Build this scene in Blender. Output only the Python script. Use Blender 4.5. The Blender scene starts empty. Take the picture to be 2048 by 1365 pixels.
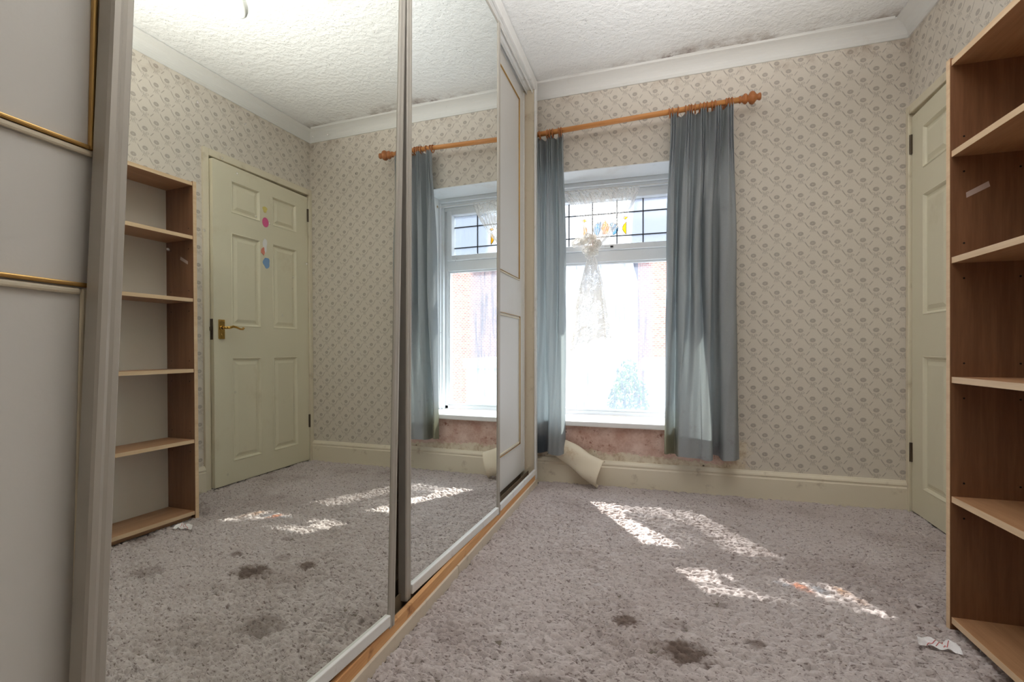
import bpy, bmesh, math, random
import numpy as np
from mathutils import Matrix, Vector

random.seed(7)
rng = np.random.default_rng(7)
SC = bpy.context.scene
COL = SC.collection
R = math.radians

# ------------------------------------------------------------------ camera
cam_d = bpy.data.cameras.new('camera')
cam_d.sensor_width = 36.0
cam_d.lens = 36 * 952.2 / 2048
cam_d.shift_y = 15.9 / 2048
cam_d.clip_start = 0.02
cam = bpy.data.objects.new('camera', cam_d)
COL.objects.link(cam)
cam.location = (0.719, 0.0, 0.85)
cam.rotation_euler = (R(90), 0, R(16.735))
SC.camera = cam

# ------------------------------------------------------------------ world, sun, lamps, exposure
W_ = bpy.data.worlds.new('world')
SC.world = W_
W_.use_nodes = True
wt = W_.node_tree
wt.nodes.clear()
wo = wt.nodes.new('ShaderNodeOutputWorld')
wb = wt.nodes.new('ShaderNodeBackground')
wr = wt.nodes.new('ShaderNodeValToRGB')
wc = wt.nodes.new('ShaderNodeTexCoord')
ws = wt.nodes.new('ShaderNodeSeparateXYZ')
wt.links.new(wc.outputs['Generated'], ws.inputs[0])
wt.links.new(ws.outputs['Z'], wr.inputs[0])
wr.color_ramp.elements[0].position = 0.0
wr.color_ramp.elements[0].color = (0.35, 0.37, 0.40, 1)     # hazy overcast: horizon about a third of the zenith
wr.color_ramp.elements[1].position = 0.9
wr.color_ramp.elements[1].color = (0.88, 0.94, 1.0, 1)
wt.links.new(wr.outputs[0], wb.inputs[0])
wb.inputs[1].default_value = 3.6
wt.links.new(wb.outputs[0], wo.inputs[0])

sun_d = bpy.data.lights.new('sun', 'SUN')
sun_d.energy = 5.5
sun_d.angle = R(0.6)
sun_d.color = (1.0, 0.95, 0.87)
sun = bpy.data.objects.new('sun', sun_d)
COL.objects.link(sun)
el = R(46)
sdir = Vector((0.51 * math.cos(el), -0.86 * math.cos(el), -math.sin(el)))
sun.rotation_euler = sdir.to_track_quat('-Z', 'Y').to_euler()
sun.location = (-2, 7, 6)

# added fill: unseen spot aimed up at the ceiling to brighten the interior
ld = bpy.data.lights.new('ceiling_fill', 'SPOT')
ld.energy = 195.0
ld.spot_size = R(86)
ld.spot_blend = 1.0
ld.shadow_soft_size = 0.10
ld.color = (1.0, 0.975, 0.95)
lo = bpy.data.objects.new('ceiling_fill', ld)
COL.objects.link(lo)
lo.location = (1.00, 0.30, 1.20)
lo.rotation_euler = (Vector((0.96, 1.08, 2.55)) - Vector(lo.location)).to_track_quat('-Z', 'Y').to_euler()

SC.view_settings.view_transform = 'Standard'
SC.view_settings.look = 'None'
SC.view_settings.gamma = 1.0
SC.view_settings.use_curve_mapping = False
SC.view_settings.exposure = 1.55
try:
    SC.cycles.use_denoising = True
    SC.cycles.transparent_max_bounces = 24
    SC.cycles.max_bounces = 14
    SC.cycles.diffuse_bounces = 8
    SC.cycles.sample_clamp_indirect = 6.0
except Exception:
    pass

# ------------------------------------------------------------------ measures (metres)
RW = 2.007          # right wall
D = 3.022           # window wall
YN = -1.02          # wall behind the camera
XL = -0.64          # wall behind the wardrobe
def ceil_z(x): return 2.556 + 0.0162 * (x - 1)
def corn_z(x): return 2.483 + 0.0162 * (x - 1)

# ------------------------------------------------------------------ node helpers
def srgb(r, g, b):
    f = lambda c: (c / 255 / 12.92) if c <= 10.3 else ((c / 255 + 0.055) / 1.055) ** 2.4
    return (f(r), f(g), f(b), 1.0)

class V:
    """a float socket with operators"""
    def __init__(s, nt, o): s.nt, s.o = nt, o
    def _m(s, op, *a):
        n = s.nt.nodes.new('ShaderNodeMath'); n.operation = op
        for i, x in enumerate((s,) + a):
            if isinstance(x, V): s.nt.links.new(x.o, n.inputs[i])
            else: n.inputs[i].default_value = x
        return V(s.nt, n.outputs[0])
    def __add__(s, b): return s._m('ADD', b)
    def __sub__(s, b): return s._m('SUBTRACT', b)
    def __mul__(s, b): return s._m('MULTIPLY', b)
    def __truediv__(s, b): return s._m('DIVIDE', b)
    def __neg__(s): return s._m('MULTIPLY', -1.0)
    __radd__ = __add__
    __rmul__ = __mul__
    def abs(s): return s._m('ABSOLUTE')
    def fmod(s, b): return s._m('FLOORED_MODULO', b)
    def max(s, b): return s._m('MAXIMUM', b)
    def min(s, b): return s._m('MINIMUM', b)
    def sin(s): return s._m('SINE')
    def step(s, e0, e1):
        n = s.nt.nodes.new('ShaderNodeMapRange'); n.interpolation_type = 'SMOOTHSTEP'
        s.nt.links.new(s.o, n.inputs[0])
        n.inputs[1].default_value = e0; n.inputs[2].default_value = e1
        if e0 > e1:
            n.inputs[1].default_value = e1; n.inputs[2].default_value = e0
            n.inputs[3].default_value = 1; n.inputs[4].default_value = 0
        return V(s.nt, n.outputs[0])

class NT:
    def __init__(s, name):
        s.m = bpy.data.materials.new(name); s.m.use_nodes = True
        s.t = s.m.node_tree; s.t.nodes.clear()
        s.out = s.t.nodes.new('ShaderNodeOutputMaterial')
        s.tc = s.t.nodes.new('ShaderNodeTexCoord')
        g = s.t.nodes.new('ShaderNodeNewGeometry')
        s.pos = g.outputs['Position']; s.geo = g
        s._x = None
    def n(s, k): return s.t.nodes.new(k)
    def l(s, a, b): s.t.links.new(a.o if isinstance(a, V) else a, b)
    def xyz(s):
        if s._x is None:
            q = s.n('ShaderNodeSeparateXYZ'); s.l(s.pos, q.inputs[0])
            s._x = tuple(V(s.t, q.outputs[i]) for i in range(3))
        return s._x
    def noise(s, scale, detail=3.0, rough=0.55, vec=None, out=0, stretch=None):
        n = s.n('ShaderNodeTexNoise'); n.inputs['Scale'].default_value = scale
        n.inputs['Detail'].default_value = detail; n.inputs['Roughness'].default_value = rough
        v = vec or s.pos
        if stretch:
            mp = s.n('ShaderNodeMapping'); mp.inputs['Scale'].default_value = stretch
            s.l(v, mp.inputs[0]); v = mp.outputs[0]
        s.l(v, n.inputs['Vector'])
        return V(s.t, n.outputs[out])
    def voro(s, scale, feature='F1', stretch=None):
        n = s.n('ShaderNodeTexVoronoi'); n.inputs['Scale'].default_value = scale; n.feature = feature
        v = s.pos
        if stretch:
            mp = s.n('ShaderNodeMapping'); mp.inputs['Scale'].default_value = stretch
            s.l(v, mp.inputs[0]); v = mp.outputs[0]
        s.l(v, n.inputs['Vector'])
        return V(s.t, n.outputs['Distance'])
    def mix(s, fac, a, b):
        n = s.n('ShaderNodeMix'); n.data_type = 'RGBA'
        for sock, x in ((n.inputs[0], fac), (n.inputs[6], a), (n.inputs[7], b)):
            if isinstance(x, V): s.l(x, sock)
            elif hasattr(x, 'is_linked') or isinstance(x, bpy.types.NodeSocket): s.l(x, sock)
            else: sock.default_value = x
        return n.outputs[2]
    def bump(s, h, strength=0.3, dist=0.01):
        b = s.n('ShaderNodeBump'); b.inputs['Strength'].default_value = strength
        b.inputs['Distance'].default_value = dist; s.l(h, b.inputs['Height'])
        return b.outputs[0]
    def pbr(s, col, rough=0.6, metal=0.0, spec=0.5, normal=None):
        p = s.n('ShaderNodeBsdfPrincipled')
        for k, x in (('Base Color', col), ('Roughness', rough), ('Metallic', metal)):
            if isinstance(x, (V, bpy.types.NodeSocket)): s.l(x, p.inputs[k])
            else: p.inputs[k].default_value = x
        p.inputs['Specular IOR Level'].default_value = spec
        if normal is not None: s.l(normal, p.inputs['Normal'])
        return p
    def done(s, sh):
        s.l(sh.outputs[0], s.out.inputs[0]); return s.m

# ------------------------------------------------------------------ materials
def m_paint(name, c, rough=0.5, dirt=None, amt=0.5, scale=6.0, bump=0.05, spec=0.4):
    k = NT(name)
    base = k.mix(k.noise(3.0), tuple(x * 0.95 for x in c[:3]) + (1,), c)
    if dirt:
        f = k.noise(scale, 6, 0.65).step(0.56, 0.75) * amt
        base = k.mix(f, base, dirt)
    return k.done(k.pbr(base, rough, spec=spec, normal=k.bump(k.noise(120, 2), bump, 0.003)))

def wallpaper(name, axis):
    k = NT(name)
    x, y, z = k.xyz()
    h = x if axis == 'x' else y
    h = h + (k.noise(2.0) - 0.5) * 0.008
    def motif(oh, oz):
        us = (h + oh).fmod(0.12) - 0.06
        u = us.abs()
        v = (z + oz).fmod(0.1085) - 0.085
        d = (u / 0.0150) * (u / 0.0150) + (v / 0.0122) * (v / 0.0122)
        pet = (k.noise(240, 2, 0.6) * 0.9 + 0.5).min(1.0)
        fl = d.step(1.15, 0.70) * (d.step(0.0, 0.10) * 0.45 + 0.55) * pet
        bu = (u - 0.012) / 0.009; bv = (v + 0.023) / 0.006
        bd = bu * bu + bv * bv
        bow = (bd - 0.7).abs().step(0.7, 0.25) * pet * 0.6
        t = -(v + 0.026)
        vw = t.step(0.0, 0.002) * t.step(0.024, 0.018)
        st1 = (u - (t * 0.45 + 0.004)).abs().step(0.0022, 0.0009) * vw * 0.9
        st2 = (u - (t * 0.16 + 0.0005)).abs().step(0.0018, 0.0008) * vw * 0.8
        t2 = -(v + 0.036)
        tail = (us - (t2 * 0.42 + 0.017 + t2 * t2 * 4.0)).abs().step(0.0040, 0.0014) * t2.step(0.004, 0.016) * t2.step(0.043, 0.036) * 1.0
        t3 = v + 0.031
        arm = (us - (t3 * 0.75 + 0.0275)).abs().step(0.0040, 0.0014) * t3.step(0.0, 0.004) * t3.step(0.026, 0.02) * 0.9
        return fl.max(bow).max(st1).max(st2).max(tail).max(arm)
    pat = motif(0.0, 0.0).max(motif(0.06, 0.054))
    pat = pat * (k.noise(160, 2) * 0.5 + 0.7)
    base = k.mix(k.noise(1.3, 4), srgb(214, 206, 194), srgb(222, 215, 204))
    ink = srgb(176, 168, 159)
    col = k.mix(pat.min(1.0), base, ink)
    # damp bloom along the cornice
    dz = z - 2.36
    f = dz.step(0.02, 0.13) * k.noise(9, 6, 0.7).step(0.45, 0.72) * 0.55
    col = k.mix(f, col, srgb(150, 128, 108))
    bh = pat * 0.4 + k.noise(90, 3) * 0.5
    rough = 0.62
    if axis == 'x':
        # paper torn off under the window: bare pink plaster and a ragged band of torn backing paper above the skirting
        rag = (k.noise(14, 5, 0.65) - 0.5)
        rag2 = (k.noise(40, 4, 0.6) - 0.5)
        xe = (x + rag * 0.25)
        m = xe.step(1.16, 1.09) * (z + rag * 0.10 + rag2 * 0.03 + x * 0.035).step(0.208, 0.222) * z.step(0.40, 0.385)
        torn = xe.step(1.24, 1.19) * (z + rag * 0.02).step(0.33, 0.30)
        pl = k.mix(k.noise(7, 6, 0.75).step(0.3, 0.7), srgb(194, 156, 141), srgb(228, 203, 192))
        pl = k.mix(k.noise(22, 6, 0.75).step(0.54, 0.70), pl, srgb(142, 88, 66))
        pl = k.mix(k.noise(30, 5, 0.7).step(0.60, 0.75), pl, srgb(226, 200, 188))
        pl = k.mix(k.noise(45, 4, 0.7).step(0.64, 0.70), pl, srgb(70, 50, 40))
        paper = k.mix(k.noise(25, 5, 0.7).step(0.4, 0.7), srgb(226, 216, 196), srgb(196, 176, 150))
        paper = k.mix(k.noise(70, 3, 0.6).step(0.66, 0.72), paper, srgb(90, 76, 60))
        col = k.mix(torn, col, paper)
        col = k.mix(m, col, pl)
        bh = bh * (torn * -1.0 + 1.0) + m * (k.noise(26, 6, 0.7) * 5.0 - 4.0)
    return k.done(k.pbr(col, rough, spec=0.35, normal=k.bump(bh, 0.35, 0.004)))

def m_ceiling():
    k = NT('artex_ceiling')
    x, y, z = k.xyz()
    col = k.mix(k.noise(1.2, 3), srgb(222, 223, 222), srgb(230, 231, 230))
    e = (y - (D - 0.24)).step(0.0, 0.14)
    f = e * k.noise(4.5, 6, 0.7).step(0.42, 0.68) * x.step(0.2, 0.95) * 0.75
    col = k.mix(f, col, srgb(140, 122, 108))
    f2 = (y - (D - 0.17)).step(0.0, 0.05) * k.noise(16, 5, 0.7).step(0.5, 0.66) * x.step(0.55, 0.8) * x.step(1.2, 1.0) * 0.8
    col = k.mix(f2, col, srgb(112, 92, 92))
    pits = k.voro(48).step(0.16, 0.02) * k.noise(6, 3).step(0.42, 0.6)
    h = k.noise(34, 4, 0.6) * 0.7 + k.noise(9, 2) * 0.4 - pits * 0.8
    return k.done(k.pbr(col, 0.8, spec=0.2, normal=k.bump(h, 0.65, 0.018)))

def m_carpet():
    k = NT('carpet_pile')
    x, y, z = k.xyz()
    c = k.mix(k.noise(150, 3, 0.6), srgb(182, 172, 169), srgb(216, 207, 206))
    c = k.mix(k.noise(2.2, 4, 0.6).step(0.45, 0.72) * 0.35, c, srgb(126, 106, 96))
    def spot(cx, cy, r, a):
        dx = (x - cx) / r; dy = (y - cy) / (r * 0.8)
        d = dx * dx + dy * dy + (k.noise(30, 4) - 0.5) * 2.2
        return d.step(1.1, 0.2) * a
    fl = k.noise(115, 2, 0.7, stretch=(0.55, 1.3, 1)).step(0.54, 0.68) * 0.72
    c = k.mix(fl, c, srgb(108, 92, 88))
    s = spot(0.63, 1.53, 0.045, 0.75)
    for a in ((0.80, 1.42, 0.085, 0.8), (1.0, 1.52, 0.035, 0.6), (0.92, 1.71, 0.035, 0.4), (0.78, 1.55, 0.05, 0.3),
              (1.18, 1.28, 0.07, 0.4), (0.45, 1.16, 0.09, 0.45), (1.6, 1.5, 0.10, 0.5)):
        s = s.max(spot(*a))
    c = k.mix(s, c, srgb(92, 72, 60))
    return k.done(k.pbr(c, 0.95, spec=0.1, normal=k.bump(k.noise(420, 2, 0.7), 0.5, 0.004)))

def m_wood(name, c1, c2, axis='z', rough=0.45, scale=1.0, knots=False):
    k = NT(name)
    st = {'z': (14, 14, 0.9), 'x': (0.9, 14, 14), 'y': (14, 0.9, 14)}[axis]
    st = tuple(a * scale for a in st)
    g = k.noise(3.0, 4, 0.6, stretch=st)
    fine = k.noise(14.0, 2, 0.6, stretch=st)
    c = k.mix((g * 0.7 + fine * 0.3).step(0.3, 0.7), c1, c2)
    if knots:
        c = k.mix(k.noise(9, 4, 0.6).step(0.62, 0.75) * 0.8, c, srgb(126, 74, 38))
    return k.done(k.pbr(c, rough, spec=0.4, normal=k.bump(fine, 0.08, 0.002)))

def m_simple(name, c, rough=0.5, metal=0.0, spec=0.5, scratch=0.0):
    k = NT(name)
    r = rough
    if scratch:
        r = k.noise(40, 4) * scratch + rough
    col = k.mix(k.noise(8, 3), tuple(v * 0.93 for v in c[:3]) + (1,), c)
    return k.done(k.pbr(col, r, metal, spec))

def m_mirror(name, tint, dusty):
    k = NT(name)
    p = k.pbr(tint, 0.0, 1.0)
    d = k.n('ShaderNodeBsdfDiffuse'); d.inputs[0].default_value = (0.8, 0.78, 0.74, 1)
    sp = k.voro(26).step(0.09, 0.03) * k.noise(5, 3).step(0.5, 0.62)
    sm = k.noise(3.5, 5, 0.7).step(0.55, 0.8) * 0.05
    mx = k.n('ShaderNodeMixShader'); k.l((sp * 0.55 + sm + 0.012).min(0.7) * dusty, mx.inputs[0])
    k.l(p.outputs[0], mx.inputs[1]); k.l(d.outputs[0], mx.inputs[2])
    return k.done(mx)

def m_glass(name, tint=(1, 1, 1, 1), fog=0.0, misty=False, obscure=False):
    """window glass; misty = condensation beads on the inside of the pane"""
    k = NT(name)
    x, y, z = k.xyz()
    tr = k.n('ShaderNodeBsdfTransparent'); tr.inputs[0].default_value = tint
    tl = k.n('ShaderNodeBsdfTranslucent'); tl.inputs[0].default_value = (0.17 * tint[0], 0.19 * tint[1], 0.23 * tint[2], 1)
    gl = k.n('ShaderNodeBsdfGlossy'); gl.inputs[0].default_value = (1, 1, 1, 1); gl.inputs[1].default_value = 0.02
    m1 = k.n('ShaderNodeMixShader')
    if misty:
        runs = k.noise(5, 4, 0.6, stretch=(14, 1, 0.7)).step(0.40, 0.66)
        f = (k.noise(4, 4, 0.6) * 0.35 + runs * 0.22 + (fog - 0.10)).max(0.02).min(0.85)
        edge = x.step(0.66, 0.72).max(x.step(0.17, 0.10))      # clearer along both edges
        f = f * (edge * -0.9 + 1.0)
        k.l(f, m1.inputs[0])
    elif obscure:
        k.l((x.step(0.53, 0.58) * 0.34 + fog).min(0.9), m1.inputs[0])
    else:
        m1.inputs[0].default_value = fog
    k.l(tr.outputs[0], m1.inputs[1]); k.l(tl.outputs[0], m1.inputs[2])
    m2 = k.n('ShaderNodeMixShader'); m2.inputs[0].default_value = 0.04
    k.l(m1.outputs[0], m2.inputs[1]); k.l(gl.outputs[0], m2.inputs[2])
    return k.done(m2)

def m_cloth(name, c1, c2, trans=0.3, tcol=None, stain=None):
    k = NT(name)
    x, y, z = k.xyz()
    weave = k.noise(260, 2, 0.6)
    c = k.mix(weave, c1, c2)
    c = k.mix(k.voro(38).step(0.10, 0.03) * 0.12, c, (1, 1, 1, 1))
    c = k.mix(k.noise(5, 5, 0.65).step(0.6, 0.8) * 0.25, c, srgb(110, 104, 98))
    if stain == 'left':
        f = (z + (k.noise(12, 4) - 0.5) * 0.16).step(0.40, 0.24) * x.step(0.10, 0.03) * 0.85
        c = k.mix(f, c, srgb(52, 62, 74))
    if stain == 'right':
        f = (z + (k.noise(8, 4) - 0.5) * 0.2).step(0.55, 0.32) * x.step(0.86, 0.82) * 0.5
        c = k.mix(f, c, srgb(150, 140, 70))
        f = k.noise(7, 5, 0.7).step(0.55, 0.68) * z.step(0.62, 0.45) * 0.35
        c = k.mix(f, c, srgb(110, 92, 90))
    d = k.n('ShaderNodeBsdfDiffuse'); k.l(c, d.inputs[0])
    t = k.n('ShaderNodeBsdfTranslucent')
    if tcol: t.inputs[0].default_value = tcol
    else: k.l(c, t.inputs[0])
    nb = k.bump(weave, 0.15, 0.002); k.l(nb, d.inputs['Normal'])
    mx = k.n('ShaderNodeMixShader'); mx.inputs[0].default_value = trans
    k.l(d.outputs[0], mx.inputs[1]); k.l(t.outputs[0], mx.inputs[2])
    return k.done(mx)

def m_lace(name, density, scale):
    k = NT(name)
    uv = k.n('ShaderNodeUVMap').outputs[0]
    n = k.n('ShaderNodeTexVoronoi'); n.feature = 'DISTANCE_TO_EDGE'; n.inputs['Scale'].default_value = scale
    k.l(uv, n.inputs['Vector'])
    net = V(k.t, n.outputs['Distance']).step(0.14, 0.06)
    mo = k.noise(scale * 0.13, 3, 0.6, vec=uv).step(0.46, 0.58)
    f = net.max(mo * 0.85) * density
    tr = k.n('ShaderNodeBsdfTransparent')
    d = k.n('ShaderNodeBsdfDiffuse'); d.inputs[0].default_value = srgb(246, 243, 238)
    t = k.n('ShaderNodeBsdfTranslucent'); t.inputs[0].default_value = srgb(246, 242, 235)
    a = k.n('ShaderNodeMixShader'); a.inputs[0].default_value = 0.34
    k.l(d.outputs[0], a.inputs[1]); k.l(t.outputs[0], a.inputs[2])
    mx = k.n('ShaderNodeMixShader'); k.l(f, mx.inputs[0])
    k.l(tr.outputs[0], mx.inputs[1]); k.l(a.outputs[0], mx.inputs[2])
    return k.done(mx)

def m_brick():
    k = NT('far_brick')
    b = k.n('ShaderNodeTexBrick')
    b.inputs['Color1'].default_value = srgb(196, 132, 112); b.inputs['Color2'].default_value = srgb(170, 104, 90)
    b.inputs['Mortar'].default_value = srgb(214, 204, 192); b.inputs['Scale'].default_value = 4.4
    b.inputs['Mortar Size'].default_value = 0.03
    mp = k.n('ShaderNodeMapping'); mp.inputs['Rotation'].default_value = (R(-90), 0, 0)
    k.l(k.pos, mp.inputs[0]); k.l(mp.outputs[0], b.inputs['Vector'])
    return k.done(k.pbr(b.outputs[0], 0.9))

M = {}
M['wall_x'] = wallpaper('wallpaper_window_wall', 'x')
M['wall_y'] = wallpaper('wallpaper_door_wall', 'y')
M['ceiling'] = m_ceiling()
M['cornice'] = m_paint('cornice_paint', srgb(224, 224, 221), 0.55, srgb(190, 176, 158), 0.35, 4)
M['reveal'] = m_paint('reveal_paint', srgb(238, 240, 240), 0.5, srgb(200, 190, 176), 0.3, 5)
M['cream'] = m_paint('cream_gloss_paint', srgb(226, 217, 194), 0.32, srgb(150, 128, 98), 0.45, 7)
M['skirt'] = m_paint('skirting_paint', srgb(232, 223, 203), 0.38, srgb(134, 108, 80), 0.6, 8)
M['door'] = m_paint('door_paint', srgb(226, 220, 196), 0.33, srgb(186, 170, 134), 0.35, 3)
M['carpet'] = m_carpet()
M['slab'] = m_simple('floor_slab', srgb(120, 110, 100), 0.9)
M['upvc'] = m_paint('white_upvc', srgb(240, 243, 245), 0.28, srgb(205, 200, 190), 0.3, 6)
M['sill'] = m_paint('white_sill', srgb(242, 243, 244), 0.35, srgb(210, 204, 196), 0.3, 6)
M['lead'] = m_simple('lead_came', srgb(60, 62, 66), 0.5, 0.6)
M['pane'] = m_glass('misted_glass', (0.97, 0.985, 1.0, 1), 0.34, True)
M['pane_top'] = m_glass('upper_glass', (0.97, 0.985, 1.0, 1), 0.30, False, True)
M['g_amber'] = m_glass('amber_glass', (1.0, 0.50, 0.12, 1), 0.10)
M['g_yellow'] = m_glass('yellow_glass', (1.0, 0.66, 0.10, 1), 0.1)
M['g_blue'] = m_glass('blue_glass', (0.55, 0.82, 1.0, 1), 0.5)
M['lam_white'] = m_paint('white_laminate', srgb(214, 212, 208), 0.38, srgb(200, 190, 178), 0.15, 5, spec=0.35)
M['lam_cream'] = m_paint('wardrobe_carcass', srgb(214, 202, 180), 0.5, srgb(150, 126, 96), 0.5, 6)
M['alu'] = m_simple('silver_trim', srgb(182, 177, 168), 0.40, 0.35, scratch=0.15)
M['white_metal'] = m_paint('white_track_paint', srgb(232, 232, 230), 0.4, srgb(150, 132, 104), 0.4, 12)
M['grime'] = m_paint('grimy_track', srgb(120, 104, 84), 0.8, srgb(60, 48, 36), 0.8, 14)
M['gold'] = m_simple('gold_moulding', srgb(200, 162, 100), 0.3, 0.8, scratch=0.2)
M['bead'] = m_paint('cream_bead', srgb(214, 204, 182), 0.4)
M['mirror_dusty'] = m_mirror('dusty_mirror_silver', (0.78, 0.80, 0.75, 1), 1.0)
M['mirror'] = m_mirror('mirror_silver', (0.87, 0.91, 0.89, 1), 0.7)
M['timber'] = m_wood('raw_softwood', srgb(206, 150, 98), srgb(226, 178, 126), 'y', 0.7, 1.0, True)
M['plinth'] = m_paint('plinth_paint', srgb(216, 204, 186), 0.6, srgb(150, 128, 104), 0.6, 9)
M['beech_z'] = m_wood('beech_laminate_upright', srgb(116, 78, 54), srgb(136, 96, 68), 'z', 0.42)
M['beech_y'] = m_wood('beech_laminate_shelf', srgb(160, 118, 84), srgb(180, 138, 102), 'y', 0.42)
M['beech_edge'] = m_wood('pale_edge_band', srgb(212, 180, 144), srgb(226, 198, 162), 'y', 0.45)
M['back'] = m_paint('bookcase_back', srgb(220, 214, 204), 0.5)
M['pole'] = m_wood('orange_pine', srgb(196, 130, 72), srgb(216, 154, 94), 'x', 0.3)
M['pole_d'] = m_wood('orange_pine_turned', srgb(160, 96, 52), srgb(184, 118, 68), 'x', 0.3)
M['brass'] = m_simple('polished_brass', srgb(214, 172, 88), 0.2, 1.0)
M['hinge'] = m_simple('dull_steel', srgb(96, 84, 70), 0.5, 0.7)
M['black'] = m_simple('black_metal', srgb(24, 24, 26), 0.5)
M['curtain_r'] = m_cloth('blue_grey_curtain_cloth', srgb(149, 154, 158), srgb(167, 171, 174), 0.16, srgb(176, 188, 186), 'right')
M['curtain_l'] = m_cloth('blue_grey_curtain_cloth_damp', srgb(149, 154, 158), srgb(167, 171, 174), 0.26, srgb(180, 192, 190), 'left')
M['net'] = m_lace('lace_net', 0.85, 90)
M['net_tail'] = m_lace('lace_net_bunched', 0.92, 70)
M['net_hem'] = m_lace('lace_scallops', 0.95, 60)
M['string'] = m_simple('white_cord', srgb(230, 228, 222), 0.7)
M['plast'] = m_paint('curled_paper', srgb(236, 226, 204), 0.6, srgb(186, 146, 90), 0.7, 9)
M['paper'] = m_simple('white_paper', srgb(248, 248, 250), 0.6)
M['red'] = m_simple('red_print', srgb(206, 96, 96), 0.6)
M['tape'] = m_simple('clear_tape', srgb(206, 186, 178), 0.25)
M['hole'] = m_simple('peg_hole', srgb(20, 12, 8), 0.9)
M['pink'] = m_simple('pink_sticker', srgb(224, 92, 150), 0.35)
M['pink_l'] = m_simple('pale_pink_sticker', srgb(244, 190, 214), 0.35)
M['stk_y'] = m_simple('cream_yellow_sticker', srgb(222, 206, 120), 0.4)
M['stk_b'] = m_simple('blue_sticker', srgb(128, 168, 214), 0.4)
M['stk_w'] = m_simple('white_sticker', srgb(236, 236, 236), 0.4)
M['stk_r'] = m_simple('coral_sticker', srgb(226, 140, 120), 0.4)
M['bulb'] = m_simple('white_bulb_glass', srgb(236, 238, 234), 0.12)
M['flex'] = m_simple('white_plastic', srgb(232, 230, 224), 0.4)
M['brick'] = m_brick()
M['slate'] = m_simple('slate_roof', srgb(130, 132, 140), 0.8)
M['render'] = m_simple('white_render', srgb(244, 244, 242), 0.9)
M['leaf'] = m_simple('hedge_leaf', srgb(110, 140, 80), 0.8)
M['bark'] = m_simple('hedge_stem', srgb(90, 74, 58), 0.9)
M['road'] = m_simple('grey_paving', srgb(120, 122, 126), 0.9)
M['farglass'] = m_simple('far_window_glass', srgb(120, 134, 150), 0.15)

# ------------------------------------------------------------------ geometry helpers
WM = {}
def link(o, parent=None, mat_world=None):
    COL.objects.link(o)
    WM[o.name] = mat_world or Matrix.Identity(4)
    if parent is not None:
        o.parent = parent
        o.matrix_parent_inverse = WM[parent.name].inverted()
    return o

def tag(o, label=None, cat=None, group=None, kind=None):
    for k, v in (('label', label), ('category', cat), ('group', group), ('kind', kind)):
        if v: o[k] = v
    return o

def empty(name, loc):
    o = bpy.data.objects.new(name, None)
    o.empty_display_size = 0.1
    o.location = loc
    return link(o, None, Matrix.Translation(loc))

def obj(name, bm, mat, parent=None, smooth=False, bevel=0.0, tf=None, seg=2):
    if tf is not None: bmesh.ops.transform(bm, matrix=tf, verts=bm.verts)
    bmesh.ops.recalc_face_normals(bm, faces=bm.faces)
    me = bpy.data.meshes.new(name)
    bm.to_mesh(me); bm.free()
    if smooth:
        for p in me.polygons: p.use_smooth = True
    for m in (mat if isinstance(mat, (list, tuple)) else [mat]): me.materials.append(m)
    o = bpy.data.objects.new(name, me)
    link(o, parent)
    if bevel:
        b = o.modifiers.new('bevel', 'BEVEL'); b.width = bevel; b.segments = seg; b.limit_method = 'ANGLE'
    return o

def box(bm, x0, x1, y0, y1, z0, z1, mi=0):
    vs = [bm.verts.new(p) for p in ((x0, y0, z0), (x1, y0, z0), (x1, y1, z0), (x0, y1, z0),
                                    (x0, y0, z1), (x1, y0, z1), (x1, y1, z1), (x0, y1, z1))]
    for f in ((0, 3, 2, 1), (4, 5, 6, 7), (0, 1, 5, 4), (1, 2, 6, 5), (2, 3, 7, 6), (3, 0, 4, 7)):
        bm.faces.new([vs[i] for i in f]).material_index = mi
    return vs

def bx(*a):
    bm = bmesh.new()
    box(bm, *a)
    return bm

def prism(pts, a0, a1, axis):
    """a closed 2D profile pushed along an axis. axis x: pts are (y,z); y: (x,z); z: (x,y)"""
    bm = bmesh.new()
    def P(p, a):
        return {'x': (a, p[0], p[1]), 'y': (p[0], a, p[1]), 'z': (p[0], p[1], a)}[axis]
    A = [bm.verts.new(P(p, a0)) for p in pts]; B = [bm.verts.new(P(p, a1)) for p in pts]
    n = len(pts)
    for i in range(n): bm.faces.new((A[i], A[(i + 1) % n], B[(i + 1) % n], B[i]))
    bm.faces.new(A); bm.faces.new(B[::-1])
    return bm

def tube(bm, pts, r, seg=10, cap=True):
    pts = [Vector(p) for p in pts]
    rs = r if isinstance(r, (list, tuple)) else [r] * len(pts)
    rings = []
    up = Vector((0, 0, 1))
    for i, p in enumerate(pts):
        t = (pts[min(i + 1, len(pts) - 1)] - pts[max(i - 1, 0)]).normalized()
        a = t.cross(up)
        if a.length < 1e-4: a = t.cross(Vector((1, 0, 0)))
        a.normalize(); b = t.cross(a)
        rings.append([bm.verts.new(p + (a * math.cos(2 * math.pi * k / seg) + b * math.sin(2 * math.pi * k / seg)) * rs[i]) for k in range(seg)])
    for i in range(len(rings) - 1):
        for k in range(seg):
            bm.faces.new((rings[i][k], rings[i][(k + 1) % seg], rings[i + 1][(k + 1) % seg], rings[i + 1][k]))
    if cap:
        bm.faces.new(rings[0][::-1]); bm.faces.new(rings[-1])
    return bm

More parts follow.
